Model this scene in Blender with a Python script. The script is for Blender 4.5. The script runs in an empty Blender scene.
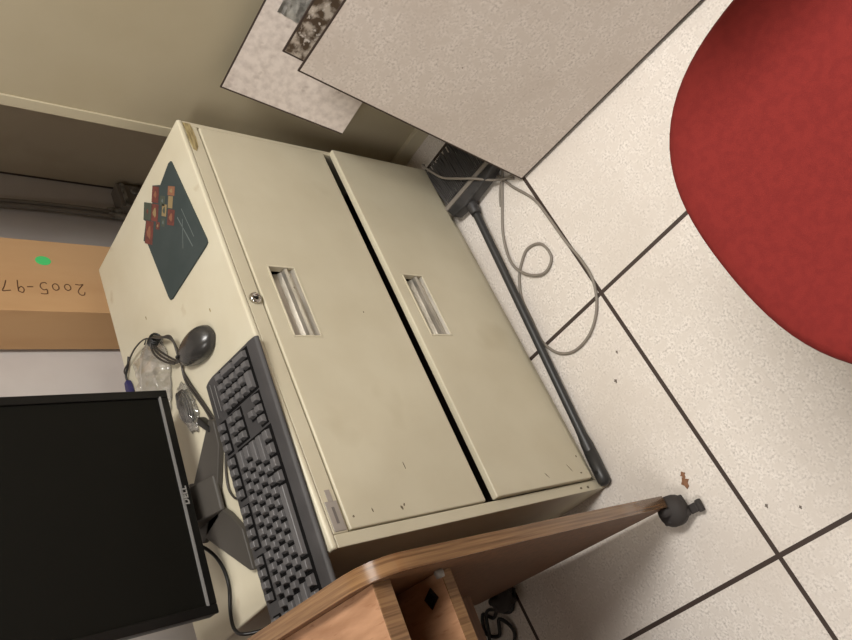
import bpy, bmesh, math, random
from mathutils import Vector, Matrix, noise
random.seed(7)
scene = bpy.context.scene
COL = scene.collection
PI = math.pi

# ------------------------------------------------------------------ materials
def lin(c):
    return tuple((v/12.92 if v <= .04045 else ((v+.055)/1.055)**2.4) for v in [x/255 for x in c]) + (1,)

def mat(name, col, rough=.5, metal=0., col2=None, scale=20., lo=.4, hi=.6, bump=0., bscale=200., stretch=None,
        detail=4., spec=.5, extra=None, coat=0.):
    m = bpy.data.materials.new(name); m.use_nodes = True
    nt = m.node_tree; N = nt.nodes; L = nt.links
    b = N['Principled BSDF']
    b.inputs['Base Color'].default_value = lin(col)
    b.inputs['Roughness'].default_value = rough
    b.inputs['Metallic'].default_value = metal
    b.inputs['Specular IOR Level'].default_value = spec
    b.inputs['Coat Weight'].default_value = coat
    tc = N.new('ShaderNodeTexCoord')
    src = tc.outputs['Object']
    if stretch:
        mp = N.new('ShaderNodeMapping'); mp.inputs['Scale'].default_value = stretch
        L.new(src, mp.inputs['Vector']); src = mp.outputs['Vector']
    cur = None
    if col2:
        n = N.new('ShaderNodeTexNoise'); n.inputs['Scale'].default_value = scale; n.inputs['Detail'].default_value = detail
        L.new(src, n.inputs['Vector'])
        r = N.new('ShaderNodeValToRGB'); r.color_ramp.elements[0].position = lo; r.color_ramp.elements[1].position = hi
        r.color_ramp.elements[0].color = lin(col); r.color_ramp.elements[1].color = lin(col2)
        L.new(n.outputs['Fac'], r.inputs['Fac']); cur = r.outputs['Color']
    for (c3, sc, l3, h3) in (extra or []):
        n = N.new('ShaderNodeTexNoise'); n.inputs['Scale'].default_value = sc; n.inputs['Detail'].default_value = 3
        L.new(src, n.inputs['Vector'])
        r = N.new('ShaderNodeMapRange'); r.inputs['From Min'].default_value = l3; r.inputs['From Max'].default_value = h3
        L.new(n.outputs['Fac'], r.inputs['Value'])
        mx = N.new('ShaderNodeMix'); mx.data_type = 'RGBA'
        L.new(r.outputs['Result'], mx.inputs[0])
        if cur: L.new(cur, mx.inputs[6])
        else: mx.inputs[6].default_value = lin(col)
        mx.inputs[7].default_value = lin(c3); cur = mx.outputs[2]
    if cur: L.new(cur, b.inputs['Base Color'])
    if bump:
        n = N.new('ShaderNodeTexNoise'); n.inputs['Scale'].default_value = bscale; n.inputs['Detail'].default_value = 2
        L.new(tc.outputs['Object'], n.inputs['Vector'])
        bp = N.new('ShaderNodeBump'); bp.inputs['Strength'].default_value = bump; bp.inputs['Distance'].default_value = .001
        L.new(n.outputs['Fac'], bp.inputs['Height']); L.new(bp.outputs['Normal'], b.inputs['Normal'])
    return m

M = {}
M['tile'] = mat('floor_laminate', (228,221,213), .42, col2=(178,169,160), scale=210, lo=.44, hi=.72, detail=5,
                extra=[((138,126,114), 170, .69, .76), ((214,206,197), 55, .42, .62), ((205,196,186), 4, .45, .8)])
M['tile_loose'] = mat('loose_tile_laminate', (210,200,191), .5, col2=(170,158,148), scale=190, lo=.45, hi=.72, detail=5,
                extra=[((120,104,90), 120, .69, .75), ((198,187,177), 50, .42, .62), ((188,176,165), 5, .45, .8)])
M['tile_old'] = mat('worn_tile_laminate', (204,193,184), .5, col2=(178,166,158), scale=60, lo=.4, hi=.72, detail=6,
                extra=[((132,118,108), 26, .62, .8)])
M['tile_stained'] = mat('stained_tile_laminate', (176,164,150), .6, col2=(76,60,44), scale=45, lo=.42, hi=.56, detail=9,
                extra=[((205,195,185), 60, .60, .68)])
M['trim_dark'] = mat('dark_tile_trim', (58,45,38), .6)
M['tile_under'] = mat('galvanised_tile_back', (120,118,112), .5, .6, col2=(90,88,84), scale=40)
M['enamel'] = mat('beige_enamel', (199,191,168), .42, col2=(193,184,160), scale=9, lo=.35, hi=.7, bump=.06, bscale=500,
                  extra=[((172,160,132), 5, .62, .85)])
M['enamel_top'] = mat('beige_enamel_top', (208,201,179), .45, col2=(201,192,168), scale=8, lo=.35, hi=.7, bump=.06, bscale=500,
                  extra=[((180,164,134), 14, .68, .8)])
M['locker'] = mat('locker_beige', (184,173,147), .5, col2=(176,164,137), scale=4, lo=.4, hi=.7, bump=.06, bscale=300)
M['locker_edge'] = mat('locker_edge_beige', (192,182,156), .4)
M['taupe'] = mat('taupe_steel', (172,158,136), .6, col2=(164,150,128), scale=6)
M['chrome'] = mat('chrome', (200,196,190), .18, 1.)
M['pull'] = mat('brushed_pull', (205,200,190), .3, .75, col2=(150,145,136), scale=60, lo=.4, hi=.75, stretch=(.2,1,1))
M['plate'] = mat('grey_label', (150,142,134), .5)
M['plate_dark'] = mat('grey_label_print', (105,98,94), .5)
M['tape'] = mat('tape_residue', (172,155,112), .7, col2=(126,110,72), scale=90, lo=.4, hi=.6, stretch=(.4,1,3))
M['scuff'] = mat('scuff', (104,92,74), .8)
M['wall'] = mat('painted_wall', (205,199,195), .8, bump=.1, bscale=120, col2=(198,191,187), scale=5)
M['ceiling'] = mat('ceiling_board', (170,166,158), .9)
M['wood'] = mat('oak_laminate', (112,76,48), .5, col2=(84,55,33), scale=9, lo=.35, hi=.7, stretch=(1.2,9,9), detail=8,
                extra=[((92,60,36), 30, .6, .75)])  # side and back panels: the cart's inner shade is put into this darker brown
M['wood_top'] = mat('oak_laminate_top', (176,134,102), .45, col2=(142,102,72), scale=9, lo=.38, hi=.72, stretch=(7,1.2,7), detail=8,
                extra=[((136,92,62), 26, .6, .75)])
M['edge'] = mat('oak_edge_band', (138,105,72), .24, col2=(102,73,48), scale=26, lo=.35, hi=.65, stretch=(12,.25,.25), detail=6, coat=.15)
M['cardboard'] = mat('cardboard', (200,160,116), .85, col2=(192,151,107), scale=8, bump=.1, bscale=90, stretch=(1,1,.3))
M['ink'] = mat('marker_ink', (92,62,40), .7)
M['green'] = mat('green_sticker', (84,214,124), .6)
M['red'] = mat('red_seat_fabric', (120,38,34), .9, col2=(114,35,32), scale=90, bump=.25, bscale=900, spec=.2)
M['black'] = mat('black_plastic', (26,25,23), .4)
M['bezel'] = mat('monitor_bezel', (16,15,13), .4, spec=.3)
M['screen'] = mat('monitor_screen', (17,16,12), .6, spec=.12)
M['silver'] = mat('silver_strip', (140,138,136), .4, .2)
M['logo'] = mat('logo_silver', (175,172,168), .35, .4)
M['stand'] = mat('stand_grey', (72,68,63), .5, spec=.3)
M['kbd'] = mat('keyboard_charcoal', (68,66,66), .55, col2=(62,60,60), spec=.35, scale=15, bump=.15, bscale=900)
M['well'] = mat('keyboard_well', (16,15,15), .8, spec=.1)
M['key'] = mat('keycap_grey', (92,90,90), .3)
M['mouse'] = mat('mouse_grey', (54,52,50), .26)
M['cable_dark'] = mat('dark_cable', (58,53,48), .45)
M['cable_black'] = mat('black_cable', (24,23,22), .4)
M['cable_grey'] = mat('grey_cable', (128,120,110), .5)
M['conduit'] = mat('grey_conduit', (122,115,107), .42)
M['pad'] = mat('mouse_pad_cloth', (56,65,64), .8, col2=(50,60,59), scale=12)
M['card_red'] = mat('print_red', (112,58,48), .8, col2=(92,50,44), scale=120)
M['card_green'] = mat('print_green', (68,74,62), .8)
M['card_gold'] = mat('print_gold', (140,120,84), .8)
M['card_orange'] = mat('print_orange', (134,90,66), .8)
M['pad_line'] = mat('print_grey', (96,104,102), .8)
M['blue'] = mat('blue_plug', (36,32,84), .45)
M['broom'] = mat('broom_black', (58,56,56), .5, col2=(34,33,33), scale=30)
M['bristle'] = mat('bristles', (78,75,73), .5)
M['handle'] = mat('broom_handle', (50,49,48), .42, spec=.4)
M['crumb'] = mat('leaf_brown', (130,92,66), .8)
M['rubber'] = mat('dark_grit', (110,100,92), .8)
M['chair_base'] = mat('chair_plastic', (30,29,28), .45)
M['caster'] = mat('caster_grey', (58,54,52), .65, spec=.2)
M['metal'] = mat('galvanised', (176,174,168), .35, .5, col2=(112,110,106), scale=40, lo=.4, hi=.6, bump=.8, bscale=90)
def emis(name, strength):
    m = bpy.data.materials.new(name); m.use_nodes = True; nt = m.node_tree
    b = nt.nodes['Principled BSDF']; b.inputs['Emission Color'].default_value = (1,.9,.74,1); b.inputs['Emission Strength'].default_value = strength
    return m
M['lamp'] = emis('lamp_diffuser', 3.)
def clear():
    m = bpy.data.materials.new('clear_film'); m.use_nodes = True; nt = m.node_tree; N = nt.nodes; L = nt.links
    out = N['Material Output']; N.remove(N['Principled BSDF'])
    t = N.new('ShaderNodeBsdfTransparent'); t.inputs[0].default_value = (.985,.985,.97,1)
    g = N.new('ShaderNodeBsdfGlossy'); g.inputs['Roughness'].default_value = .12; g.inputs[0].default_value = (1,1,1,1)
    d = N.new('ShaderNodeBsdfDiffuse'); d.inputs[0].default_value = (.8,.8,.78,1)
    lw = N.new('ShaderNodeLayerWeight'); lw.inputs[0].default_value = .45
    mr = N.new('ShaderNodeMapRange'); mr.inputs['To Min'].default_value = .06; mr.inputs['To Max'].default_value = .75
    L.new(lw.outputs['Fresnel'], mr.inputs['Value'])
    a = N.new('ShaderNodeMixShader'); a.inputs[0].default_value = .05; L.new(t.outputs[0], a.inputs[1]); L.new(d.outputs[0], a.inputs[2])
    x = N.new('ShaderNodeMixShader'); L.new(mr.outputs['Result'], x.inputs[0]); L.new(a.outputs[0], x.inputs[1]); L.new(g.outputs[0], x.inputs[2])
    L.new(x.outputs[0], out.inputs['Surface'])
    return m
M['clear'] = clear()

# ------------------------------------------------------------------ mesh helpers
def finish(name, bm, m, parent=None, smooth=False, bevel=0., seg=2, mw=None, subsurf=0):
    bmesh.ops.recalc_face_normals(bm, faces=bm.faces)
    me = bpy.data.meshes.new(name); bm.to_mesh(me); bm.free()
    for x in (m if isinstance(m, (list, tuple)) else [m]): me.materials.append(x)
    o = bpy.data.objects.new(name, me); COL.objects.link(o)
    if smooth:
        for p in me.polygons: p.use_smooth = True
    if parent: o.parent = parent
    if mw is not None: o.matrix_local = mw
    if subsurf:
        s = o.modifiers.new('s', 'SUBSURF'); s.levels = subsurf; s.render_levels = subsurf
    if bevel:
        b = o.modifiers.new('b', 'BEVEL'); b.width = bevel; b.segments = seg; b.limit_method = 'ANGLE'; b.angle_limit = math.radians(35)
        for p in me.polygons: p.use_smooth = True
        wn = o.modifiers.new('w', 'WEIGHTED_NORMAL'); wn.keep_sharp = True
    return o

def box(bm, x0, x1, y0, y1, z0, z1, T=None, mi=0):
    P = [(x0,y0,z0),(x1,y0,z0),(x1,y1,z0),(x0,y1,z0),(x0,y0,z1),(x1,y0,z1),(x1,y1,z1),(x0,y1,z1)]
    vs = [bm.verts.new((T @ Vector(p)) if T else p) for p in P]
    for f in ((0,3,2,1),(4,5,6,7),(0,1,5,4),(1,2,6,5),(2,3,7,6),(3,0,4,7)):
        bm.faces.new([vs[i] for i in f]).material_index = mi
    return vs

def prism(bm, pts, a0, a1, axis='z', T=None, mi=0):
    def mk(p, a):
        v = {'z': (p[0],p[1],a), 'x': (a,p[0],p[1]), 'y': (p[0],a,p[1])}[axis]
        return (T @ Vector(v)) if T else v
    A = [bm.verts.new(mk(p,a0)) for p in pts]; B = [bm.verts.new(mk(p,a1)) for p in pts]
    n = len(pts)
    bm.faces.new(A[::-1]).material_index = mi; bm.faces.new(B).material_index = mi
    for i in range(n): bm.faces.new([A[i],A[(i+1)%n],B[(i+1)%n],B[i]]).material_index = mi

def catmull(P, n=8, closed=False):
    P = [Vector(p) for p in P]; out = []
    m = len(P)
    rng = range(m if closed else m-1)
    for i in rng:
        if closed: a,b,c,d = P[(i-1)%m],P[i],P[(i+1)%m],P[(i+2)%m]
        else: a,b,c,d = P[max(i-1,0)],P[i],P[i+1],P[min(i+2,m-1)]
        for k in range(n):
            t = k/n
            out.append(.5*((2*b)+(c-a)*t+(2*a-5*b+4*c-d)*t*t+(3*b-a-3*c+d)*t**3))
    if not closed: out.append(P[-1])
    return out

def tube(bm, pts, r, seg=8, closed=False, cap=True, flat=1., mi=0):
    pts = [Vector(p) for p in pts]; rings = []
    n = len(pts); up = None
    for i, p in enumerate(pts):
        if closed: t = pts[(i+1)%n]-pts[i-1]
        else: t = pts[min(i+1,n-1)]-pts[max(i-1,0)]
        t.normalize()
        if up is None:
            up = Vector((0,0,1)) if abs(t.z) < .9 else Vector((1,0,0))
        up = (up - t*up.dot(t)).normalized(); s = t.cross(up)
        rr = r(i/(n-1)) if callable(r) else r
        rings.append([bm.verts.new(p + (s*math.cos(2*PI*k/seg) + up*math.sin(2*PI*k/seg)*flat)*rr) for k in range(seg)])
    m = n if closed else n-1
    for i in range(m):
        A, B = rings[i], rings[(i+1)%n]
        for k in range(seg): bm.faces.new([A[k],A[(k+1)%seg],B[(k+1)%seg],B[k]]).material_index = mi
    if cap and not closed:
        bm.faces.new(rings[0][::-1]).material_index = mi; bm.faces.new(rings[-1]).material_index = mi

def lathe(bm, prof, T=None, seg=32, mi=0):   # prof: (r, z)
    rings = []
    for r, z in prof:
        if r < 1e-6:
            v = Vector((0,0,z)); rings.append([bm.verts.new(T @ v if T else v)])
        else:
            ring = []
            for k in range(seg):
                v = Vector((r*math.cos(2*PI*k/seg), r*math.sin(2*PI*k/seg), z)); ring.append(bm.verts.new(T @ v if T else v))
            rings.append(ring)
    for A, B in zip(rings, rings[1:]):
        for k in range(seg):
            a0 = A[k%len(A)]; a1 = A[(k+1)%len(A)]; b0 = B[k%len(B)]; b1 = B[(k+1)%len(B)]
            f = [a0]
            if a1 is not a0: f.append(a1)
            f.append(b1)
            if b0 is not b1: f.append(b0)
            if len(f) > 2: bm.faces.new(f).material_index = mi
    if len(rings[0]) > 1: bm.faces.new(rings[0][::-1]).material_index = mi
    if len(rings[-1]) > 1: bm.faces.new(rings[-1]).material_index = mi

def tag(o, label, cat, group=None, kind=None):
    o['label'] = label; o['category'] = cat
    if group: o['group'] = group
    if kind: o['kind'] = kind
    return o
def empty(name, loc, rz, label, cat, group=None):
    o = bpy.data.objects.new(name, None); COL.objects.link(o); o.location = loc; o.rotation_euler = (0,0,rz); o.empty_display_size = .05
    return tag(o, label, cat, group)
def struct(o): o['kind'] = 'structure'; return o
def B(): return bmesh.new()
def simple(name, args, m, parent=None, bevel=0., seg=2):
    b = B(); box(b, *args); return finish(name, b, m, parent, bevel=bevel, seg=seg)

# ------------------------------------------------------------------ camera
f_px = 768.05
Mw = [[-0.41483018479267303, -0.5536492110373843, -0.7220723432610883], [0.7855082343929279, -0.6184271718558084, 0.022905169969491913], [-0.4592305864005377, -0.5576920155678298, 0.6914382722167685]]
cam = bpy.data.cameras.new('camera'); co = bpy.data.objects.new('camera', cam); COL.objects.link(co)
cam.sensor_width = 36; cam.sensor_fit = 'HORIZONTAL'; cam.lens = f_px*36/852; cam.clip_start = .02
R = Matrix(Mw).transposed().to_4x4(); R.translation = Vector((-0.64701,-0.67502,1.41022)); co.matrix_world = R
scene.camera = co

# ------------------------------------------------------------------ room
T = .6096
XW0, XW1, YW0, YW1, ZC = -4.6, 1.95, -5.2, .90, 2.6
b = B()
i0, i1 = math.floor(XW0/T), math.ceil(XW1/T); j0, j1 = math.floor(YW0/T), math.ceil(YW1/T)
e = .0045
for i in range(i0, i1):
    for j in range(j0, j1):
        x0, x1, y0, y1 = max(i*T,XW0), min((i+1)*T,XW1), max(j*T,YW0), min((j+1)*T,YW1)
        O_ = [b.verts.new(p) for p in ((x0,y0,0),(x1,y0,0),(x1,y1,0),(x0,y1,0))]
        I_ = [b.verts.new(p) for p in ((x0+e,y0+e,0),(x1-e,y0+e,0),(x1-e,y1-e,0),(x0+e,y1-e,0))]
        b.faces.new(I_).material_index = 0
        for k in range(4): b.faces.new([O_[k],O_[(k+1)%4],I_[(k+1)%4],I_[k]]).material_index = 1
me_floor = finish('floor', b, [M['tile'], M['trim_dark']]); struct(me_floor)
for p in me_floor.data.polygons:
    if p.normal.z < 0: p.flip()
struct(simple('wall_back', (XW0,XW1,YW1,YW1+.1,0,ZC), M['wall']))
struct(simple('wall_right', (XW1,XW1+.1,YW0,YW1,0,ZC), M['wall']))
struct(simple('wall_left', (XW0-.1,XW0,YW0,YW1,0,ZC), M['wall']))
struct(simple('wall_front', (XW0,XW1,YW0-.1,YW0,0,ZC), M['wall']))
struct(simple('ceiling', (XW0,XW1,YW0,YW1,ZC,ZC+.1), M['ceiling']))
struct(simple('baseboard_back', (XW0,1.10,YW1-.012,YW1,0,.09), M['taupe'], bevel=.003))

# ceiling light and an added fill panel
def troffer(x, y, w, l, power, label):
    r = empty('ceiling_light', (x,y,ZC), 0, label, 'ceiling light')
    b = B()
    for a in ((-w/2-.03,-w/2,-l/2-.03,l/2+.03),(w/2,w/2+.03,-l/2-.03,l/2+.03),(-w/2,w/2,-l/2-.03,-l/2),(-w/2,w/2,l/2,l/2+.03)):
        box(b, *a, -.03, 0)
    finish('frame', b, M['ceiling'], r)
    simple('diffuser', (-w/2,w/2,-l/2,l/2,-.012,-.002), M['lamp'], r)
    la = bpy.data.lights.new('lamp', 'AREA'); la.shape = 'RECTANGLE'; la.size = w; la.size_y = l; la.energy = power; la.color = (1,.972,.935)
    lo = bpy.data.objects.new('lamp', la); COL.objects.link(lo); lo.parent = r; lo.location = (0,0,-.035)
troffer(.17, -1.2, .45, 1.1, 62, 'long ceiling light panel over the open floor in front of the filing cabinet')
troffer(-1.75, -.40, .45, 1.1, 22, 'long ceiling light panel over the wooden cart')  # unseen fill panel, added to brighten the back wall corner and conduits

# ------------------------------------------------------------------ tall beige locker (right) and the taupe one behind
r = empty('storage_cabinet', (.69,.338,0), 0, 'tall beige steel storage cabinet with floor tiles leaning on its side', 'cabinet')
simple('body', (0,.43,-1.75,-.001,.04,1.95), M['locker'], r, bevel=.002)
simple('corner_post', (-.004,.02,-.024,0,.04,1.95), M['locker_edge'], r, bevel=.0015)
simple('base_strip', (-.012,.42,-1.74,-.004,0,.045), M['locker_edge'], r, bevel=.002)
r = empty('storage_cabinet', (1.125,.33,0), 0, 'taupe steel cabinet standing in the shade against the back wall, behind the tall beige one', 'cabinet')
simple('body', (0,.5,0.02,.5665,.0,1.95), M['taupe'], r, bevel=.002)
simple('edge_strip', (-.002,.004,.5640,.5695,0,1.95), M['trim_dark'], r, bevel=.001)

# ------------------------------------------------------------------ filing cabinet
YAW = -.0373
CAB = Matrix.Translation((.57837,.208008,0)) @ Matrix.Rotation(YAW,4,'Z')
W, D, H = .9145, .4802, .7197
def cl(x, y, z=0): return CAB @ Vector((x,y,z))
fc = empty('filing_cabinet', (.57837,.208008,0), YAW, 'beige two-drawer lateral filing cabinet with keyboard and monitor on top', 'filing cabinet')
b = B()
box(b, -W, -W+.0215, .0, D, 0, H-.012)        # left side
box(b, -.011, 0, .0, D, 0, H-.012)            # right side
box(b, -W+.0215, -.011, D-.01, D, 0, H-.012)  # back
box(b, -W+.0215, -.011, .012, D-.01, 0, .040)    # base
box(b, -W+.0215, -.011, 0, .03, .6785, H-.012)  # front rail
finish('body', b, M['enamel'], fc, bevel=.0018)
simple('top', (-W-.001,.001,-.0015,D+.001,H-.012,H), M['enamel_top'], fc, bevel=.0045, seg=3)
def holed(bm, x0,x1,z0,z1,y0,y1,hx0,hx1,hz0,hz1):
    X = [x0,hx0,hx1,x1]; Z = [z0,hz0,hz1,z1]
    F = [[bm.verts.new((x,y0,z)) for z in Z] for x in X]; K = [[bm.verts.new((x,y1,z)) for z in Z] for x in X]
    for i in range(3):
        for j in range(3):
            if i == 1 and j == 1: continue
            bm.faces.new([F[i][j],F[i+1][j],F[i+1][j+1],F[i][j+1]]); bm.faces.new([K[i][j],K[i][j+1],K[i+1][j+1],K[i+1][j]])
    for i in range(3):
        bm.faces.new([F[i][0],K[i][0],K[i+1][0],F[i+1][0]]); bm.faces.new([F[i][3],F[i+1][3],K[i+1][3],K[i][3]])
        bm.faces.new([F[0][i],F[0][i+1],K[0][i+1],K[0][i]]); bm.faces.new([F[3][i],K[3][i],K[3][i+1],F[3][i+1]])
    for a,c in (((1,1),(2,1)),((2,1),(2,2)),((2,2),(1,2)),((1,2),(1,1))):
        bm.faces.new([F[a[0]][a[1]],F[c[0]][c[1]],K[c[0]][c[1]],K[a[0]][a[1]]])
def drawer(x0,x1,z0,z1,yf,hz0,label):
    hx0,hx1 = -.530,-.3715; hz1 = hz0+.058
    b = B(); holed(b, x0,x1,z0,z1,yf,yf+.016,hx0,hx1,hz0,hz1)
    d = finish('drawer', b, M['enamel'], fc, bevel=.0028); d['label'] = label
    b = B(); box(b, x0+.03,x1-.03,yf+.016,D-.03,z0+.02,z0+.026); box(b, x0+.03,x0+.036,yf+.016,D-.03,z0+.026,z0+.21); box(b, x1-.036,x1-.03,yf+.016,D-.03,z0+.026,z0+.21); box(b,x0+.03,x1-.03,D-.036,D-.03,z0+.026,z0+.21)
    finish('drawer_tray', b, M['trim_dark'], d)
    # recessed pull: curved trough profile swept along x
    prof = [(yf-.001,hz1+.0005),(yf+.004,hz1-.004),(yf+.017,hz1-.009),(yf+.022,hz1-.018),(yf+.020,hz0+.028),(yf+.013,hz0+.022),
            (yf+.004,hz0+.021),(yf+.001,hz0+.017),(yf+.004,hz0+.012),(yf+.009,hz0+.009),(yf+.008,hz0+.004),(yf-.001,hz0-.0005)]
    b = B(); A = [b.verts.new((hx0+.0008,y,z)) for y,z in prof]; C = [b.verts.new((hx1-.0008,y,z)) for y,z in prof]
    for k in range(len(prof)-1): b.faces.new([A[k],A[k+1],C[k+1],C[k]])
    yb = yf+.024
    for vs, x in ((A,hx0+.0008),(C,hx1-.0008)):
        q = [b.verts.new((x,yb,hz1)), b.verts.new((x,yb,hz0))]
        b.faces.new(vs+[q[1],q[0]])
    h = finish('drawer_pull', b, M['pull'], d, smooth=False); h['label'] = 'recessed silver pull'
    b = B()
    for a in ((hx0-.002,hx0+.001,hz0-.002,hz1+.002),(hx1-.001,hx1+.002,hz0-.002,hz1+.002)): box(b, a[0],a[1],yf-.0012,yf+.001,a[2],a[3])
    for a in ((hz0-.002,hz0+.001),(hz1-.001,hz1+.002)): box(b, hx0,hx1,yf-.0012,yf+.001,a[0],a[1])
    finish('pull_rim', b, M['enamel_top'], d)
    return d
d1 = drawer(-.8915,-.0125,.366,.6755,-.0025,.5825,'upper drawer, closed')
d2 = drawer(-.8915,-.0025,.0425,.3435,-.0115,.253,'lower drawer, pulled out slightly')
def blot(name, parent, x, y, z, w, h, n=9, rot=0., m='scuff'):
    b = B(); v = []
    for k in range(n):
        a = 2*PI*k/n; rr = .6+.4*random.random(); px, pz = w/2*math.cos(a)*rr, h/2*math.sin(a)*rr
        v.append((x+px*math.cos(rot)-pz*math.sin(rot), z+px*math.sin(rot)+pz*math.cos(rot)))
    prism(b, v, y-.0004, y+.0002, 'y')
    return finish(name, b, M[m], parent)
for x,z,w,h,ro in ((-.873,.562,.011,.006,.3),(-.869,.555,.004,.007,.8),(-.872,.662,.005,.005,0),(-.868,.622,.009,.003,.1),(-.471,.458,.005,.003,0),(-.42,.60,.004,.002,.4),(-.80,.52,.018,.002,.05)):
    blot('scuff_mark', d1, x, -.0025, z, w, h, rot=ro)
for x,z,w,h,ro in ((-.862,.101,.022,.0016,.5),(-.869,.181,.016,.0018,.6),(-.877,.072,.005,.008,0),(-.84,.06,.006,.004,0)):
    blot('scuff_mark', d2, x, -.0115, z, w, h, rot=ro)
for x,z,w,h in ((-.905,.082,.006,.012),(-.906,.058,.007,.009)): blot('scuff_mark', fc, x, 0, z, w, h)
for x,y in ((-.40,.10),(-.43,.22),(-.25,.33),(-.36,.40)):
    b = B(); prism(b, [(x+.004*math.cos(a*PI/3)*(1+.3*(a%2)), y+.002*math.sin(a*PI/3)) for a in range(6)], H-.0002, H+.0003); finish('scuff_mark', b, M['tape'], fc)
b = B(); lathe(b, [(0,.0),(.0115,0),(.0115,.004),(.0095,.007),(.006,.0072),(.0055,.006),(0,.006)], Matrix.Translation((-.449,0,.6925)) @ Matrix.Rotation(PI/2,4,'X'), 28)
lk = finish('lock', b, M['chrome'], fc, smooth=True); simple('keyway', (-.4500,-.4480,-.0074,-.0055,.6885,.6965), M['black'], lk)
lp = simple('label_plate', (-.890,-.841,-.0016,0,.6815,.7045), M['plate'], fc, bevel=.0008); lp['label'] = 'grey adhesive label'
simple('label_print', (-.878,-.851,-.0019,-.0014,.6905,.6955), M['plate_dark'], lp)
simple('label_tab', (-.841,-.822,-.0012,0,.6875,.6965), M['plate'], fc)
b = B(); prism(b, [(-.006,.7085),(-.030,.7075),(-.052,.7080),(-.080,.7055),(-.084,.699),(-.070,.692),(-.045,.6895),(-.02,.6905),(-.006,.693)], -.0008, 0, 'y'); finish('tape_residue', b, M['tape'], fc)

# ------------------------------------------------------------------ mouse pad (dark cloth with printed tiles that break its outline)
PZ = H
def prect(poly, z0, z1, m, name, parent): 
    b = B(); prism(b, poly, z0, z1); return finish(name, b, m, parent)
mp = empty('mouse_pad', cl(-.17,.13,PZ), YAW, 'dark green-grey mouse pad printed with small red picture tiles, on the filing cabinet', 'mouse pad')
def sh(P_): return [(x+.17, y-.13) for x,y in P_]
outline = [(-.0575,.0605),(-.064,.0590),(-.284,.0340),(-.292,.0350),(-.2945,.042),(-.2935,.206),(-.290,.2145),(-.281,.2175),(-.150,.2345),(-.147,.243),(-.137,.2300),(-.110,.245),(-.083,.2135),(-.078,.2165),
           (-.072,.221),(-.043,.198),(-.072,.168),(-.066,.160),(-.041,.149),(-.066,.121),(-.055,.070)]
outline = [(-.0575,.0605),(-.064,.0590),(-.284,.0340),(-.292,.0350),(-.2945,.042),(-.2935,.206),(-.290,.2145),(-.281,.2175),(-.128,.2335),(-.110,.245),(-.083,.2135),
           (-.072,.221),(-.043,.198),(-.072,.170),(-.041,.149),(-.066,.121),(-.0545,.070)]
prect(sh(outline), 0, .0032, M['pad'], 'pad', mp)
def q4(c, dx, dy):   # rectangle from a corner along the two diagonal print directions
    (x,y) = c; return [(x,y),(x+dx[0],y+dx[1]),(x+dx[0]+dy[0],y+dx[1]+dy[1]),(x+dy[0],y+dy[1])]
U = (-.72,-.70); V = (-.70,.60)   # print axes
def card(c, w, h, m, blob=None, bm_='card_orange'):
    P_ = q4(c, (U[0]*w,U[1]*w), (V[0]*h,V[1]*h))
    o = prect(sh(P_), .0031, .0036, M[m], 'printed_tile', mp)
    if blob:
        cx = sum(p[0] for p in P_)/4; cy = sum(p[1] for p in P_)/4
        pts = []
        for k in range(10):
            a = 2*PI*k/10; rr = .7+.5*((k*7)%3)/3
            pts.append((cx+U[0]*math.cos(a)*w*blob*rr*.5+V[0]*math.sin(a)*h*blob*rr*.5, cy+U[1]*math.cos(a)*w*blob*rr*.5+V[1]*math.sin(a)*h*blob*rr*.5))
        prect(sh(pts), .0035, .0039, M[bm_], 'printed_picture', o)
card((-.043,.149), .032, .036, 'card_red', .45)
card((-.045,.197), .036, .038, 'card_green', .3, 'card_red')
card((-.072,.171), .032, .038, 'card_red', .6, 'card_gold')
card((-.083,.211), .036, .052, 'card_red', .6)
card((-.132,.121), .030, .034, 'card_red', .55)
card((-.106,.135), .020, .026, 'card_gold', .62, 'card_green')
card((-.111,.105), .020, .026, 'card_gold', .6, 'card_gold')
card((-.093,.095), .030, .020, 'card_orange', .5, 'card_gold')
card((-.118,.176), .016, .016, 'card_red', .5, 'card_gold')
card((-.085,.132), .022, .022, 'card_green', .4, 'pad_line')
card((-.128,.153), .016, .018, 'card_green', .5, 'pad_line')
for a, c, w in (((-.173,.100),(-.262,.082),.0012),((-.19,.085),(-.24,.115),.0009),((-.17,.078),(-.25,.068),.0008)):
    dx, dy = c[0]-a[0], c[1]-a[1]; l = math.hypot(dx,dy); nx, ny = -dy/l*w, dx/l*w
    prect(sh([(a[0]+nx,a[1]+ny),(c[0]+nx,c[1]+ny),(c[0]-nx,c[1]-ny),(a[0]-nx,a[1]-ny)]), .0031, .0035, M['pad_line'], 'printed_line', mp)

# ------------------------------------------------------------------ keyboard
KY = math.radians(-5.6)
kx = Vector((math.cos(KY), math.sin(KY), 0)); ky = Vector((-math.sin(KY), math.cos(KY), 0))
KO = Vector((.0400,.2115,PZ+.0002))          # front right corner
kb = empty('keyboard', KO, KY, 'charcoal full-size keyboard along the front edge of the filing cabinet', 'keyboard')
KW, KD = .448, .184
# side profile (y, z)
pr = [(0,.0035),(.002,.009),(.006,.0115),(.021,.0145),(.029,.0145),(.140,.0245),(.155,.026),(.167,.0245),(.172,.020),(.172,.006),(.167,.004),(.10,.002),(.004,.002)]
b = B(); prism(b, pr, -KW, 0, 'x')
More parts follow.
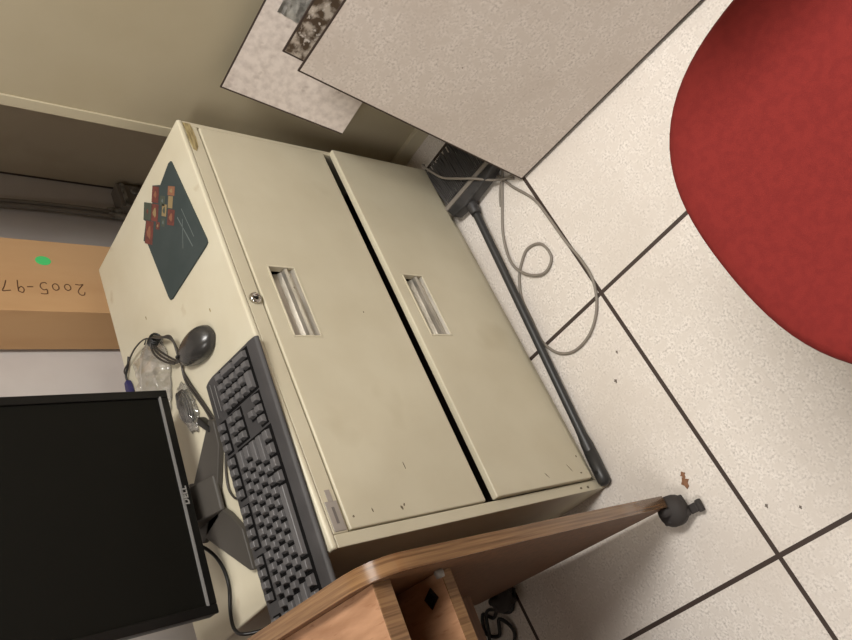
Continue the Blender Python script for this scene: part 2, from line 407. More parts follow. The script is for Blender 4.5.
# rounded rear corners
for v in b.verts:
    if v.co.y > .14:
        k = (v.co.y-.14)/.034*.006
        v.co.x += k if v.co.x < -.2 else -k
body = finish('body', b, M['kbd'], kb, bevel=.0025)
for x in (-.40,-.05):
    simple('foot', (x-.012, x+.012, .15, .165, 0, .006), M['well'], kb); simple('foot', (x-.010, x+.010, .012, .022, 0, .0025), M['well'], kb)
SL = math.atan2(.0105,.11)
KT = Matrix.Translation((0,.0300,.0150)) @ Matrix.Rotation(SL,4,'X')      # key plane frame
wl = B()
for x0,x1,y0,y1 in ((-.441,-.151,-.004,.0955),(-.440,-.420,.106,.124),(-.400,-.325,.106,.124),(-.315,-.240,.106,.124),(-.230,-.152,.106,.124),
                    (-.147,-.088,-.001,.019),(-.128,-.108,.019,.038),(-.147,-.088,.056,.094),(-.147,-.088,.106,.124),(-.085,-.006,-.003,.0955)):
    box(wl, x0, x1, y0, y1, -.002, .0006, KT)
finish('key_well', wl, M['well'], kb)
def key(x, y, w=1., h=1.):   # x: left edge in key units from the left of a block
    b = B(); p = .01905; g = .0024; t = .0022
    x0, x1, y0, y1 = x+g, x+w*p-g, y+g, y+h*p-g
    L_ = [(x0,y0,0),(x1,y0,0),(x1,y1,0),(x0,y1,0)]; Tt = [(x0+t,y0+t*1.1,.0080),(x1-t,y0+t*1.1,.0080),(x1-t,y1-t*.55,.0086),(x0+t,y1-t*.55,.0086)]
    A = [b.verts.new(KT @ Vector(q)) for q in L_]; C = [b.verts.new(KT @ Vector(q)) for q in Tt]
    b.faces.new(A[::-1]); b.faces.new(C)
    for k in range(4): b.faces.new([A[k],A[(k+1)%4],C[(k+1)%4],C[k]])
    finish('key', b, M['key'], kb, bevel=.0009)
u = .01905
def row(x0, y, ws):
    x = x0
    for w in ws:
        if w > 0: key(x, y, w)
        x += abs(w)*u
XL = -.4395
row(XL, 0, [1.25,1.25,1.25,6.25,1.25,1.25,1.25,1.25])
row(XL, u, [2.25]+[1]*10+[2.75])
row(XL, 2*u, [1.75]+[1]*11+[2.25])
row(XL, 3*u, [1.5]+[1]*12+[1.5])
row(XL, 4*u, [1]*13+[2])
row(XL, 5.6*u, [1,-1,1,1,1,1,-.5,1,1,1,1,-.5,1,1,1,1])
XN = -.1465
row(XN, 0, [1,1,1]); row(XN+u, u, [1]); row(XN, 3*u, [1,1,1]); row(XN, 4*u, [1,1,1]); row(XN, 5.6*u, [1,1,1])
XP = -.0835
row(XP, 0, [2,1]); row(XP, u, [1,1,1]); row(XP, 2*u, [1,1,1]); row(XP, 3*u, [1,1,1]); row(XP, 4*u, [1,1,1,1])
key(XP+3*u, 0, 1, 2); key(XP+3*u, 2*u, 1, 2)
ind = B(); box(ind, -.070,-.020,.108,.1088,0,.0012,KT); box(ind, -.078,-.012,.120,.1207,0,.0012,KT)
finish('indicator_line', ind, M['silver'], kb)
# cord out of the rear
b = B(); tube(b, catmull([KO+kx*(-.15)+ky*.183+Vector((0,0,.008)), Vector((-.098,.436,PZ+.004)), Vector((-.113,.446,PZ+.004)), Vector((-.128,.440,PZ+.004)), Vector((-.16,.423,PZ+.006))][:0] or
      [Vector((-.06,.402,PZ+.010)), Vector((-.070,.425,PZ+.0045)), Vector((-.095,.440,PZ+.0045)), Vector((-.120,.447,PZ+.0045)), Vector((-.143,.437,PZ+.0045)), Vector((-.150,.417,PZ+.007))]), .0021, 6)
kc = finish('keyboard_cord', b, M['cable_dark'], kb, smooth=True); kc.matrix_parent_inverse = kb.matrix_world.inverted()

def world_child(o, parent):
    bpy.context.view_layer.update()
    o.matrix_parent_inverse = parent.matrix_world.inverted()
world_child(kc, kb)

# ------------------------------------------------------------------ mouse
ms = empty('computer_mouse', (.146,.392,PZ), -.20, 'dark grey computer mouse between the mouse pad and the keyboard', 'mouse')
def mouse_body():
    b = B(); n = 24; seg = 28; rings = []
    for i in range(n+1):
        t = .5-.5*math.cos(PI*i/n); y = -.062+.124*t
        s = math.sin(PI*min(max(t,.0),1))
        w = .0335*(max(0,1-abs(2*t-1)**2.6))**.5*(1.12-.52*t)
        h = .037*(max(0,1-abs(2*t-.82)**2.4 if t < .9 else max(0,1-abs(.98)**2.4)))**.55
        h = .037*max(0,(1-((t-.40)/.62)**2))**.55 if t > .4 else .037*max(0,1-((t-.40)/.42)**2)**.5
        h = max(h,.004); w = max(w,.003)
        ring = []
        for k in range(seg):
            a = 2*PI*k/seg; cx, cz = math.cos(a), math.sin(a)
            ex = .8
            x = w*math.copysign(abs(cx)**ex, cx); z = (h-.006)*max(cz,0)**.85+.006+(-.005*(-min(cz,0))**.6)
            ring.append(b.verts.new((x,y,z)))
        rings.append(ring)
    for A, C in zip(rings, rings[1:]):
        for k in range(seg): b.faces.new([A[k],A[(k+1)%seg],C[(k+1)%seg],C[k]])
    b.faces.new(rings[0][::-1]); b.faces.new(rings[-1])
    return b
finish('shell', mouse_body(), M['mouse'], ms, smooth=True)
b = B(); tube(b, [(0,.034,.0295),(0,.0365,.0312),(0,.042,.029),(0,.046,.026)], .0028, 10); finish('scroll_wheel', b, M['black'], ms, smooth=True)
b = B(); prism(b, [(.026*math.cos(a*PI/12),.052*math.sin(a*PI/12)) for a in range(24)], 0, .0022); finish('base', b, M['black'], ms)
cz = PZ+.0035
mouse_path = [(.155,.452,PZ+.008),(.152,.468,cz+.001),(.125,.463,cz),(.085,.449,cz),(.040,.432,cz),(.0,.420,cz),(-.030,.424,cz),(-.052,.434,cz),(-.060,.455,cz),(-.07,.50,cz)]
b = B(); tube(b, catmull(mouse_path), .0024, 8)
tube(b, catmull([(.168,.460,cz+.003),(.130,.4705,cz+.001),(.086,.4555,cz+.001),(.043,.4385,cz+.001),(.008,.4260,cz+.003),(-.020,.4215,cz+.004),(-.045,.426,cz+.004)]), .0024, 8)
for k in range(3):
    o = .006*k; zz = cz+.003+.004*k
    tube(b, catmull([(.160,.457,zz),(.180-.2*o,.452-o*.5,zz+.003),(.215,.458-o,zz+.006),(.243-.5*o,.485-.3*o,zz+.008),(.262,.513,zz+.006),(.248,.523+.3*o,zz+.006),(.220,.507+o,zz+.005),(.190,.484+o,zz+.003),(.168,.466+.5*o,zz)], closed=False), .0022, 8)
tube(b, catmull([(.262,.518,cz+.010),(.285,.548,cz+.014),(.300,.600,cz+.012),(.304,.655,cz+.006),(.300,.690,cz+.003),(.292,.712,PZ-.03),(.288,.716,PZ-.12)]), .0018, 6)
mc = finish('mouse_cord', b, M['cable_dark'], ms, smooth=True); world_child(mc, ms)
b = B()
for k in range(5):
    a = k*1.3
    tube(b, catmull([(.262+.010*math.cos(a+j*PI/3)*(1+.2*(k%2)), .520+.004*k-.008+.003*math.sin(j*PI/3+a), cz+.010+.009*math.sin(a+j*PI/3)) for j in range(6)], closed=True, n=4), .0019, 6, closed=True)
tube(b, [(.262,.52,cz+.010),(.272,.528,cz+.020),(.262,.536,cz+.024)], .0014, 6)
wt = finish('twist_tie', b, M['black'], ms, smooth=True); world_child(wt, ms)

# ------------------------------------------------------------------ clear bag with a coiled cable in it
def crumple(cx, cy, rx, ry, h, rz, seed, name, n=26):
    b = B(); vs = {}
    for hemi in (1,-1):
        for i in range(n+1):
            for j in range(n+1):
                s, t = i/n*2-1, j/n*2-1
                d = max(abs(s),abs(t)); rr = math.hypot(s,t)
                k = d/rr if rr > 1e-6 else 1
                k = k**.7
                x, y = s*rx*k, t*ry*k
                nz = noise.noise(Vector((x*28+seed,y*28,hemi*3)))
                nz2 = noise.noise(Vector((x*75+seed,y*75,hemi*5)))
                pr_ = max(0,1-d**2.2)
                z = (h*pr_*(.62+.55*nz)+.004*nz2*pr_) if hemi > 0 else .0012
                if hemi > 0 and d > .999: z = .0015
                x += .010*noise.noise(Vector((s*3+seed,t*3,1)))*d; y += .010*noise.noise(Vector((s*3,t*3+seed,7)))*d
                if hemi < 0 and d > .999: continue
                vs[(hemi,i,j)] = b.verts.new((x,y,max(z,.0012)))
    def g(hm,i,j): return vs.get((hm,i,j)) or vs[(1,i,j)]
    for hm in (1,-1):
        for i in range(n):
            for j in range(n):
                b.faces.new([g(hm,i,j),g(hm,i+1,j),g(hm,i+1,j+1),g(hm,i,j+1)])
    o = finish(name, b, M['clear'], None, smooth=True)
    o.location = (cx,cy,PZ+.0005); o.rotation_euler = (0,0,rz)
    return o
bag = crumple(.205,.585,.090,.075,.050,-.35,3.1,'plastic_bag')
tag(bag, 'crumpled clear plastic bag lying beside the cable bundle behind the mouse', 'plastic bag')
bag2 = crumple(.082,.494,.056,.030,.030,.15,9.4,'plastic_bag', 18)
tag(bag2, 'small clear plastic bag holding a dark coil of cable, beside the monitor corner', 'plastic bag')
cc = B()
for k in range(4):
    o = .0016*k
    tube(cc, catmull([(.084+(.036-o)*math.cos(2*PI*j/8), .493+(.014-o)*math.sin(2*PI*j/8)+.001*k, PZ+.006+.0032*k) for j in range(8)], closed=True, n=5), .0018, 6, closed=True)
tag(finish('coiled_cable', cc, M['cable_dark'], None, smooth=True), 'dark cable coiled in a flat oval inside the small clear bag', 'cable')
# blue video plug at the back edge
r = empty('video_plug', cl(-.315,.468,PZ), .0, 'dark blue video cable plug resting at the back edge of the filing cabinet', 'plug')
b = B(); prism(b, [(-.058,-.010),(-.018,-.010),(-.004,-.0065),(-.004,.0065),(-.018,.010),(-.058,.010)], .001, .013); finish('housing', b, M['blue'], r, bevel=.003)
b = B(); tube(b, catmull([(-.006,0,.007),(.010,-.004,.008),(.022,-.018,.006),(.040,-.03,.004)]), .0028, 8); finish('cord', b, M['cable_black'], r, smooth=True)
b = B(); 
for s in (-1,1): tube(b, [(-.060,s*.0075,.007),(-.022,s*.0075,.007)], .0025, 8)
finish('thumbscrew', b, M['black'], r, smooth=True)

# small plug standing behind the keyboard, cable running under the monitor
r = empty('power_plug', (.016,.448,PZ), 0, 'small black cable plug behind the keyboard, its cord running under the monitor', 'plug')
b = B(); T_ = Matrix.Rotation(math.radians(35),4,'Z')
prism(b, [(-.030,-.006),(.010,-.008),(.018,-.006),(.018,.006),(.010,.008),(-.030,.005)], .001, .015, 'z', T_); finish('housing', b, M['black'], r, bevel=.002)
b = B(); tube(b, catmull([(-.022,-.016,.007),(-.036,.004,.005),(-.060,.045,.003),(-.086,.090,.003),(-.10,.13,.003)]), .0024, 8); finish('cord', b, M['cable_black'], r, smooth=True)

# ------------------------------------------------------------------ monitor
MY = math.radians(-7)
mo = empty('monitor', (-.103,.487,PZ), MY, 'black flat-screen computer monitor, switched off, on the filing cabinet', 'monitor')
mw, mh, zb = .408, .345, .056
b = B(); box(b, -mw/2, mw/2, 0, .026, zb, zb+mh); finish('housing', b, M['bezel'], mo, bevel=.004)
b = B(); bez = .0155
for a in ((-mw/2,-mw/2+bez,zb,zb+mh),(mw/2-bez,mw/2,zb,zb+mh),(-mw/2+bez,mw/2-bez,zb+mh-bez,zb+mh),(-mw/2+bez,mw/2-bez,zb,zb+.014)):
    box(b, a[0],a[1],-.006,.001,a[2],a[3])
bz = finish('bezel', b, M['bezel'], mo, bevel=.0015)
simple('bezel_strip', (-mw/2+.014,mw/2-.014,-.0072,-.0005,zb+.0142,zb+.0172), M['silver'], mo)
simple('screen', (-mw/2+bez,mw/2-bez,-.0015,.0,zb+.0172,zb+mh-bez), M['screen'], mo)
b = B(); box(b, -.15,.15,.026,.05,zb+.06,zb+.30); finish('rear_cover', b, M['bezel'], mo, bevel=.012)
# logo lettering on the lower bezel
cu = bpy.data.curves.new('logo', 'FONT'); cu.body = 'DELL'; cu.size = .0145; cu.align_x = 'CENTER'; cu.align_y = 'CENTER'; cu.extrude = .0004; cu.offset = .0004; cu.space_character = 1.05
tmp = bpy.data.objects.new('logo', cu); COL.objects.link(tmp); bpy.context.view_layer.update()
me = bpy.data.meshes.new_from_object(tmp.evaluated_get(bpy.context.evaluated_depsgraph_get())); COL.objects.unlink(tmp); bpy.data.objects.remove(tmp)
me.materials.clear(); me.materials.append(M['logo'])
lg = bpy.data.objects.new('logo', me); COL.objects.link(lg); lg.parent = mo; lg.rotation_euler = (PI/2,0,0); lg.location = (.0,-.0068,zb+.0115)
# stand: tongue, column and two splayed feet
b = B(); prism(b, [(-.022,.008),(-.020,.016),(.050,.046),(.062,.16),(.082,.16),(.082,.006)], -.040, .026, 'x'); finish('stand_neck', b, M['stand'], mo, bevel=.003)
def foot(pts, name):
    Mi = (Matrix.Translation((-.103,.487,0)) @ Matrix.Rotation(MY,4,'Z')).inverted()
    P_ = [Mi @ Vector((x,y,0)) for x,y in pts]; b = B(); prism(b, [(p.x,p.y) for p in P_], .0005, .013)
    return finish(name, b, M['stand'], mo, bevel=.003)
foot([(-.115,.500),(-.155,.462),(-.200,.434),(-.272,.441),(-.268,.452),(-.155,.560)], 'stand_foot')
foot([(-.125,.490),(-.095,.462),(-.045,.420),(.000,.412),(.012,.425),(-.065,.560)], 'stand_foot')
foot([(-.15,.49),(-.09,.478),(-.045,.56),(-.16,.575)], 'stand_hub')
# monitor power cord drooping over the cabinet's left side
b = B(); tube(b, catmull([(-.12,.55,PZ+.10),(-.15,.565,PZ+.045),(-.178,.562,PZ+.012),(-.215,.548,PZ+.004),(-.255,.546,PZ+.004),(-.295,.566,PZ+.005),(-.325,.566,PZ+.006),(-.342,.545,PZ-.002),(-.349,.525,PZ-.06),(-.352,.53,PZ-.30),(-.352,.58,.05),(-.36,.64,.006),(-.40,.68,.005)]), .0032, 8)
pc = finish('power_cord', b, M['cable_black'], mo, smooth=True); world_child(pc, mo)

# ------------------------------------------------------------------ cardboard carton behind the cabinet
cb = empty('cardboard_box', (.511,.742,0), 0, 'tall brown cardboard box with a green dot and handwritten 2005-97, behind the filing cabinet', 'box')
simple('carton', (0,.217,0,.145,0,1.12), M['cardboard'], cb, bevel=.002)
b = B(); prism(b, [(.152+0.0140*math.cos(k*PI/10), .816+.0175*math.sin(k*PI/10)) for k in range(20)], -.0006, .0001, 'y'); finish('green_dot_sticker', b, M['green'], cb)
def stroke(pts, w=.0011):
    b = B(); tube(b, [(x,-.0002,z) for x,z in catmull2(pts)], w, 6, flat=1.); return b
def catmull2(P_): return [(v.x,v.y) for v in catmull([(p[0],p[1],0) for p in P_], 6)]
# glyphs in text space: x = writing direction (up the box), y = letter height (towards the box's left)
G = {'2': [(0,.75),(.12,1.0),(.42,1.02),(.58,.75),(.42,.45),(.1,.12),(0,0),(.3,.06),(.68,.02)],
     '0': [(.3,.82),(.05,.6),(.08,.2),(.32,.08),(.55,.3),(.52,.68),(.3,.82)],
     '5a': [(.1,.98),(.08,.6),(.35,.66),(.58,.4),(.45,.08),(.1,.0),(0,.12)], '5b': [(.1,.98),(.36,1.02),(.66,.98)],
     '-': [(0,.45),(.5,.47)],
     '9': [(.5,.82),(.2,.92),(.04,.66),(.2,.44),(.48,.6),(.52,.85),(.50,.4),(.44,-.08)],
     '7': [(.0,.86),(.3,.9),(.66,.92),(.45,.5),(.25,-.02)]}
def write(parent, m, tx, zx, hgt, seq):
    b = B()
    for g, off, sy in seq:
        for nm in ([g+'a', g+'b'] if g == '5' else [g]):
            P_ = [(tx - y*hgt*sy, zx + (off + x*.8)*hgt) for x,y in G[nm]]
            tube(b, [(x,-.0002,z) for x,z in catmull2(P_)], .0012, 6)
    return finish('handwriting', b, m, parent, smooth=True)
write(cb, M['ink'], .084, .738, .032, [('2',.05,1.),('0',.95,.8),('0',1.78,.85),('5',2.6,1.05),('-',3.55,1),('9',4.15,1.1),('7',5.05,1.)])
simple('seam_tape', (.004,.209,-.0006,.0,1.02,1.10), M['cardboard'], cb)

# ------------------------------------------------------------------ conduit junction on the back wall
jb = empty('junction_box', (1.052,.90,.50), 0, 'small dark junction box with clamps on the back wall in the corner', 'junction box')
simple('housing', (-.046,.050,-.045,0,-.110,.010), M['conduit'], jb, bevel=.004)
b = B()
for x in (-.025,.022): lathe(b, [(0,0),(.016,0),(.016,.006),(.010,.010),(0,.010)], Matrix.Translation((x,-.045,-.045)) @ Matrix.Rotation(PI/2,4,'X'), 16)
finish('knockout_cap', b, M['metal'], jb, smooth=True)
b = B(); box(b, -.044,.048,-.050,-.045,-.012,-.002)
for x in (-.075,-.053): lathe(b, [(.0085,.0),(.0095,.004),(.0095,.040),(.0080,.046)], Matrix.Translation((x+.01,-.02,0)), 16)
finish('clamp', b, M['metal'], jb)
for x0, lab in ((.999,'grey flexible conduit running up the back wall, nearer the dark cabinet'),(.982,'grey flexible conduit running up the back wall, nearer the cardboard box')):
    b = B(); tube(b, catmull([(x0,.878,.54),(x0,.876,.60),(x0+.004,.882,.75),(x0-.004,.884,.95),(x0,.884,1.3),(x0,.884,1.75)]), .0068, 12)
    tag(finish('conduit', b, M['conduit'], None, smooth=True), lab, 'conduit')

# ------------------------------------------------------------------ leaning floor tiles
def tile(o, xd, yd, w, h, t, face, label, skew=0, trims=(1,1,1,1)):
    o, xd, yd = Vector(o), Vector(xd).normalized(), Vector(yd).normalized()
    zd = xd.cross(yd).normalized(); 
    shear = yd.dot(xd)/yd.dot(zd.cross(xd))
    r = bpy.data.objects.new('floor_tile', None); COL.objects.link(r); r.empty_display_size = .05
    Mx = Matrix.Identity(4)
    for k in range(3): Mx[k][0], Mx[k][1], Mx[k][2], Mx[k][3] = xd[k], (zd.cross(xd))[k], zd[k], o[k]
    r.matrix_world = Mx
    tag(r, label, 'floor tile', 'loose floor tiles leaning on the storage cabinet')
    e = .0035
    h = h*yd.dot(zd.cross(xd))
    def shr(bm):
        for v in bm.verts: v.co.x += v.co.y*shear
    b = B(); vs = box(b, .002, w-.002, .0, h-.002, -t, -.003)
    for v in vs[:4]: v.co.x += .03 if v.co.x < w/2 else -.03; v.co.y = v.co.y+.0 if v.co.y < h/2 else h-.036
    shr(b); finish('core', b, M['tile_under'], r)
    l_, rr, bb, tt = [e*k for k in trims]
    b = B(); box(b, l_, w-rr, bb, h-tt, -.003, 0); shr(b); finish('laminate', b, face, r)
    b = B()
    for a in ((0,l_,0,h),(w-rr,w,0,h),(l_,w-rr,0,bb),(l_,w-rr,h-tt,h)):
        if a[1]-a[0] > 1e-5 and a[3]-a[2] > 1e-5: box(b, *a, -.0035, .0002)
    shr(b); finish('edge_trim', b, M['trim_dark'], r)
    return r
tile((.347,.002,.0085), (-.087,-.996,0), (.153,-.018,.575), T-.003, .597, .030, M['tile_loose'], 'large speckled floor tile standing on the floor, frontmost of the leaning tiles')
tile((.384,-.004,.0085), (-.05,-.998,0), (.153,-.020,.59), T-.003, .620, .026, M['tile_stained'], 'brown-stained floor tile mostly hidden behind the frontmost leaning tile')
t3 = tile((.542,.128,.372), (0,-1,0), (.115,.033,.251), .50, .275, .026, M['tile_old'], 'worn cut floor tile highest up against the beige storage cabinet, rearmost of the leaning tiles', trims=(1,0,0,1))
# crumpled metal bracket taped on the rearmost tile
b = B(); n = 8
gr = [[b.verts.new((.176+.12*i/n+.001*math.sin(j*2.1), .190+.052*j/n, .002*noise.noise(Vector((i*.9,j*.9,0)))+.003)) for j in range(n+1)] for i in range(n+1)]
for i in range(n):
    for j in range(n): b.faces.new([gr[i][j],gr[i+1][j],gr[i+1][j+1],gr[i][j+1]])
br = finish('metal_bracket', b, M['metal'], None); br.matrix_world = t3.matrix_world.copy()
s = br.modifiers.new('s','SOLIDIFY'); s.thickness = .0015
tag(br, 'crumpled shiny grey metal strip lying on the rearmost leaning tile', 'bracket')

# ------------------------------------------------------------------ broom
bx = Vector((.420,.140,.026)); be = Vector((-.318,.2265,.0150)); dv = (be-bx)
br = empty('broom', (.42,.12,0), 0, 'black push broom lying on the floor in front of the filing cabinet', 'broom')
def bl(v): return Vector(v)-Vector((.42,.12,0))
b = B(); prism(b, [(.405,.196),(.398,.150),(.402,.060),(.410,.020),(.444,.015),(.449,.060),(.449,.165),(.441,.205)], .012, .046); 
for v in b.verts: v.co -= Vector((.42,.12,0))
finish('head', b, M['broom'], br, bevel=.005)
b = B(); prism(b, [(.428,.200),(.424,.020),(.434,.018),(.440,.200)], .044, .0505)
for v in b.verts: v.co -= Vector((.42,.12,0))
finish('head_ridge', b, M['conduit'], br, bevel=.002)
b = B(); random.seed(4)
for iy in range(34):
    for iz in range(7):
        y = .022+.176*(iy+.5*(iz%2))/34; z = .014+.029*iz/6
        fy = (y-.115)*.20; L_ = .128+.008*random.random()
        p0 = bl((.442,y,z)); p1 = bl((.442+.5*L_, y+fy*.4+random.uniform(-.002,.002), z*.9+.003)); p2 = bl((min(.442+L_,.580), min(y+fy+random.uniform(-.006,.006),.204), max(.0045,z*.85+random.uniform(-.004,.006))))
        tube(b, [p0,p1,p2], .0019, 4)
bs = finish('bristles', b, M['bristle'], br); bs['kind'] = 'stuff'
b = B(); lathe(b, [(.0145,-.01),(.0145,.03),(.013,.045),(.0115,.052),(.0100,.002)], Matrix.Translation(bl(bx)) @ dv.to_track_quat('Z','Y').to_matrix().to_4x4() @ Matrix.Translation((0,0,.0)), 18); finish('socket', b, M['broom'], br, smooth=True)
b = B(); L_ = dv.length
tube(b, [bl(bx+dv*t) for t in [0,.02]+[k/30 for k in range(2,31)]], lambda t: .0098 if t < .86 else min(.0135,.0098+(t-.86)*.10), 16)
hd = finish('handle', b, M['handle'], br, smooth=True)
T_ = Matrix.Translation(bl(be-dv.normalized()*.0)) @ dv.to_track_quat('Z','Y').to_matrix().to_4x4()
b = B(); lathe(b, [(.0140,-.06),(.0145,0),(.0140,.010),(.010,.016),(.004,.018),(0,.018)], T_, 20); finish('end_cap', b, M['handle'], br, smooth=True)
b = B(); lathe(b, [(0,.0128),(.0045,.0128),(.0045,.0146),(0,.0146)], Matrix.Translation(bl(be-dv.normalized()*.012)), 14); finish('hanging_hole', b, M['black'], br)

# ------------------------------------------------------------------ grey cable looping on the floor
P1 = [(.60,.20,.03),(.578,.188,.056),(.545,.176,.056),(.50,.155,.056),(.452,.112,.060),(.425,.085,.058),(.395,.055,.03),(.385,.035,.008),(.37,.0,.004)]
P2 = [(.50,.035,.004),(.452,.055,.004),(.415,.050,.004),(.361,.036,.004),(.288,.007,.004),(.227,.002,.004),(.151,.000,.004),(.089,-.006,.004),(.032,-.002,.004),(-.02,.026,.004),(-.054,.073,.004),(-.060,.127,.004),
      (-.037,.167,.004),(.011,.187,.004),(.070,.181,.004),(.125,.174,.004),(.166,.153,.004),(.189,.13,.004),(.208,.091,.004),(.19,.054,.004),(.146,.051,.004),(.130,.087,.006),(.159,.125,.009),(.211,.144,.009),(.284,.126,.004),(.354,.077,.004),(.403,.040,.004),(.44,.01,.004),(.48,-.02,.004)]
b = B(); tube(b, catmull(P1+P2[:0], 8), .0032, 8); tube(b, catmull(P2, 8), .0034, 8)
tube(b, catmull([(.37,.02,.004),(.39,.045,.006),(.375,.070,.004),(.345,.090,.004),(.315,.118,.010)][:4] , 8), .003, 8)
tag(finish('network_cable', b, M['cable_grey'], None, smooth=True), 'grey cable looping over the floor beside the broom handle', 'cable')

# ------------------------------------------------------------------ crumbs on the floor
RR = [1,.62,.9,.5,1.05,.8,.42,.95,.66]
def crumb(x, y, s, m, label, n=9):
    b = B(); random.seed(int(abs(x)*1000))
    pts = [(s*RR[k%9]*math.cos(2*PI*k/n)*1.1, s*RR[k%9]*math.sin(2*PI*k/n)) for k in range(n)]
    prism(b, pts, 0, s*.22); 
    for v in b.verts: v.co.z *= (.5+random.random()) if v.co.z > 0 else 0
    o = finish('crumb', b, M[m], None); o.location = (x,y,.0003); tag(o, label, 'debris'); return o
crumb(-.418,.077,.011,'crumb','brown leaf scrap on the floor near the wooden cart caster')
crumb(-.4035,.072,.007,'crumb','smaller brown leaf scrap touching the larger one near the caster')
crumb(-.171,.085,.0045,'rubber','dark grit speck on the floor halfway along the broom handle')
crumb(-.124,.046,.0035,'rubber','tiny grit speck on the floor nearest the grey cable loop')
crumb(-0.5290,-0.0350,.004,'rubber','grit speck on the right-hand floor tile, nearer of two to the dark joint line')
crumb(-0.5590,-0.0860,.0035,'rubber','grit speck on the right-hand floor tile, farther of two from the dark joint line')

# ------------------------------------------------------------------ wooden cart
cy = math.radians(-5)
ct = empty('wooden_cart', (-.425,.10,0), cy, 'oak laminate cart on casters with open shelves beside the filing cabinet', 'cart')
def side_profile():
    P_ = [(.010,.060),(.002,.066),(-.022,.26),(-.048,.50),(-.076,.770)]
    c = (-.030,.800)
    P_ += [(-.0785,.800),(-.0755,.818),(-.066,.833),(-.050,.8430),(-.030,.8470),(-.010,.8478)]
    P_ += [(.555,.8478),(.555,.080)]
    return P_
TH = .0215
for x0, nm in ((-TH,'side_panel'),(-.66,'side_panel')):
    P_ = side_profile(); b = B(); prism(b, P_, x0, x0+TH, 'x'); 
    sp = finish(nm, b, M['wood'], ct)
    # edge band following the front and top of the panel
    b = B(); E_ = P_[:-1]; n = len(E_)
    rows = []
    for i,(y,z) in enumerate(E_):
        a = Vector(E_[max(i-1,0)]); c = Vector(E_[min(i+1,n-1)]); t = (c-a).normalized(); nr = Vector((-t.y,t.x))
        if i == n-1: nr = Vector((0,1))
        o_ = Vector((y,z))+nr*.0018; i_ = Vector((y,z))-nr*.0006
        q = [(x0-.0006,i_.x,i_.y),(x0-.0004,o_.x,o_.y),(x0+TH+.0004,o_.x,o_.y),(x0+TH+.0006,i_.x,i_.y)]
        rows.append([(b.verts.new(q[k]), b.verts.new(q[(k+1)%4])) for k in range(4)])
    for A, C in zip(rows, rows[1:]):
        for k in range(4): b.faces.new([A[k][0],A[k][1],C[k][1],C[k][0]])
    eb = finish('edge_band', b, M['edge'], sp, smooth=False)
    for p in eb.data.polygons: p.use_smooth = True
def shelf(y0, y1, z1, t, name, m='wood_top'):
    s = simple(name, (-.66+TH,-TH,y0,y1,z1-t,z1), M[m], ct, bevel=.001)
    simple('shelf_edge', (-.66+TH,-TH-.0004,y0-.0016,y0,z1-t,z1+.0002), M['edge'], s)
    return s
shelf(-.050, .55, .8275, .026, 'top_shelf')
s2 = shelf(-.012, .55, .684, .018, 'shelf')
simple('back_panel', (-.66+TH,-TH,.345,.362,.30,.80), M['wood'], ct, bevel=.001)
b = B(); lathe(b, [(0,-.0),(.006,0),(.007,.003),(.006,.010),(0,.011)], Matrix.Translation((-TH,-.020,.694)) @ Matrix.Rotation(-PI/2,4,'Y'), 12); finish('shelf_pin', b, M['conduit'], ct, smooth=True)
b = B(); T_ = Matrix.Translation((-.048,.022,.684)) @ Matrix.Rotation(.5,4,'Z'); box(b, -.009,.009,-.011,.011,0,.0015,T_); box(b,-.004,.004,-.006,.006,.0015,.003,T_); finish('cord_clip', b, M['black'], s2)
def caster(x, y, full=True):
    c = B()
    lathe(c, [(.030,.030),(.030,.044),(.024,.053),(.012,.0575),(.008,.058),(.008,.075)], Matrix.Translation((x,y,0)), 24)
    o = finish('caster', c, M['caster'], ct, smooth=True)
    for s in (-1,1):
        b = B(); lathe(b, [(0,-.007),(.020,-.007),(.0245,-.004),(.0245,.004),(.020,.007),(0,.007)], Matrix.Translation((x+s*.012,y+.002,.0246)) @ Matrix.Rotation(PI/2,4,'Y'), 24); finish('wheel', b, M['caster'], o, smooth=False, bevel=.001)
    b = B(); prism(b, [(.026,.030),(-.028,.028),(-.030,.034),(-.014,.052),(.010,.056),(.026,.046)], -.021, .021, 'x', Matrix.Translation((x,y,0))); finish('hood', b, M['caster'], o, bevel=.004)
    if y > .2: return
    b = B(); box(b, x-.020,x-.002,y-.042,y-.024,.016,.024); box(b, x-.023,x+.001,y-.049,y-.040,.010,.022); finish('brake_pedal', b, M['caster'], o, bevel=.002)
for x in (-.030,-.632):
    for y in (.010,.520): caster(x, y)
# cord heap under the cart
b = B(); random.seed(11)
tube(b, catmull([(-.385,.62,.02),(-.405,.66,.012),(-.43,.70,.006),(-.41,.73,.006),(-.45,.745,.008),(-.47,.71,.006),(-.44,.68,.012),(-.48,.66,.006),(-.52,.70,.006),(-.55,.76,.006),(-.60,.82,.006)]), .0045, 8)
tube(b, catmull([(-.40,.60,.006),(-.44,.64,.008),(-.41,.70,.016),(-.46,.73,.016),(-.50,.77,.006),(-.58,.79,.006)]), .004, 8)
tag(finish('cable_heap', b, M['cable_black'], None, smooth=True), 'heap of black cables on the floor behind and under the wooden cart', 'cable')

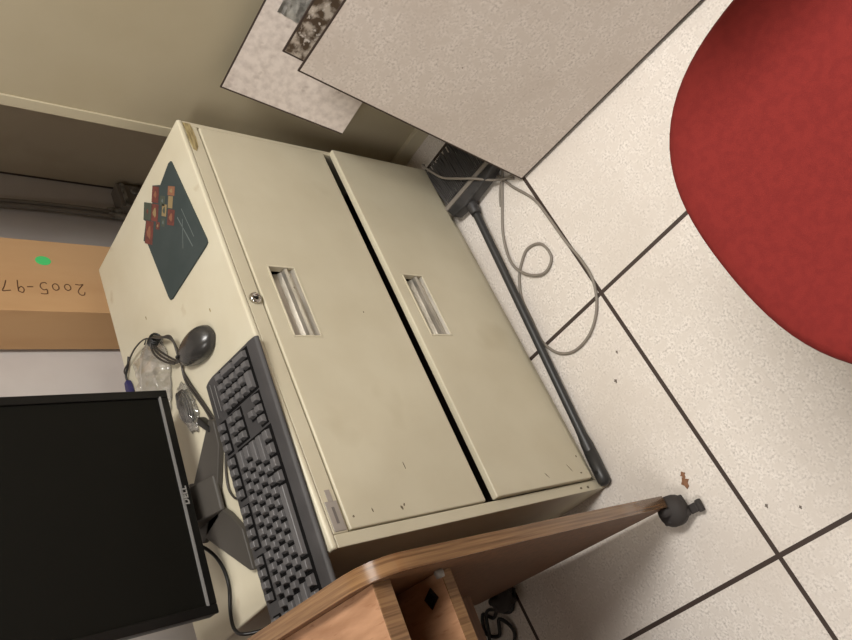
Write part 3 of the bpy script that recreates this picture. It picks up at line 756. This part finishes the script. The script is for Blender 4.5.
# ------------------------------------------------------------------ red chair
ch = empty('swivel_chair', (-.3155,-.6446,0), -.15, 'round red upholstered swivel chair in the foreground', 'chair')
b = B(); lathe(b, [(0,.425),(.20,.425),(.250,.434),(.266,.452),(.2715,.475),(.2715,.490),(.2685,.500),(.259,.5055),(.235,.508),(.12,.509),(0,.508)], None, 96)
for v in b.verts:
    a = math.atan2(v.co.y, v.co.x) - .15; rr = math.hypot(v.co.x, v.co.y)
    k = (.2640-.0105*math.cos(4*a))/.2705
    k = 1+(k-1)*min(1,(rr/.27)**2); v.co.x *= k; v.co.y *= k
finish('seat', b, M['red'], ch, smooth=True)
b = B(); lathe(b, [(0,.395),(.10,.395),(.20,.410),(.235,.428),(0,.428)], None, 48); finish('seat_pan', b, M['chair_base'], ch, smooth=True)
b = B(); n = 20; A = []
for side in (0,1):
    for i in range(n+1):
        t = i/n*2-1; a = t*.42
        for j in range(n+1):
            s_ = j/n*2-1; kk = (1-.16*abs(s_)**3)
            rad = .245+(.045 if side else 0)*(max(0,1-abs(t)**4)*max(0,1-abs(s_)**4))**.4
            A.append(b.verts.new(((rad)*math.cos(a*kk), (rad)*math.sin(a*kk), .76+s_*.15*(1-.12*t*t))))
idx = lambda s,i,j: A[s*(n+1)**2+i*(n+1)+j]
for s in (0,1):
    for i in range(n):
        for j in range(n): b.faces.new([idx(s,i,j),idx(s,i+1,j),idx(s,i+1,j+1),idx(s,i,j+1)])
bmesh.ops.remove_doubles(b, verts=b.verts, dist=.0005)
finish('backrest', b, M['red'], ch, smooth=True)
b = B(); tube(b, catmull([(.10,0,.40),(.24,0,.40),(.315,0,.46),(.315,0,.62),(.290,0,.74)]), .015, 10, flat=.6); finish('back_support', b, M['chair_base'], ch, smooth=True)
b = B(); lathe(b, [(.030,.08),(.030,.22),(.018,.225),(.018,.40)], None, 24); finish('column', b, M['chair_base'], ch, smooth=True)
for k in range(5):
    a = k*2*PI/5+.35; c_, s_ = math.cos(a), math.sin(a)
    b = B(); tube(b, [(.02*c_,.02*s_,.10),(.15*c_,.15*s_,.092),(.27*c_,.27*s_,.070)], lambda t: .024-.008*t, 10, flat=.7); leg = finish('leg', b, M['chair_base'], ch, smooth=True)
    b = B(); 
    for q_ in (-1,1): lathe(b, [(0,-.008),(.022,-.008),(.026,0),(.022,.008),(0,.008)], Matrix.Translation((.27*c_-s_*.012*q_,.27*s_+c_*.012*q_,.0262)) @ Matrix.Rotation(a,4,'Z') @ Matrix.Rotation(PI/2,4,'X'), 20)
    finish('caster', b, M['chair_base'], leg, smooth=True)

# ------------------------------------------------------------------ world + colour
w = bpy.data.worlds.new('world'); scene.world = w; w.use_nodes = True
w.node_tree.nodes['Background'].inputs[0].default_value = (1,.93,.82,1); w.node_tree.nodes['Background'].inputs[1].default_value = .0
vs = scene.view_settings; vs.view_transform = 'Standard'; vs.look = 'None'; vs.gamma = 1; vs.use_curve_mapping = False; vs.exposure = .05
scene.cycles.max_bounces = 8
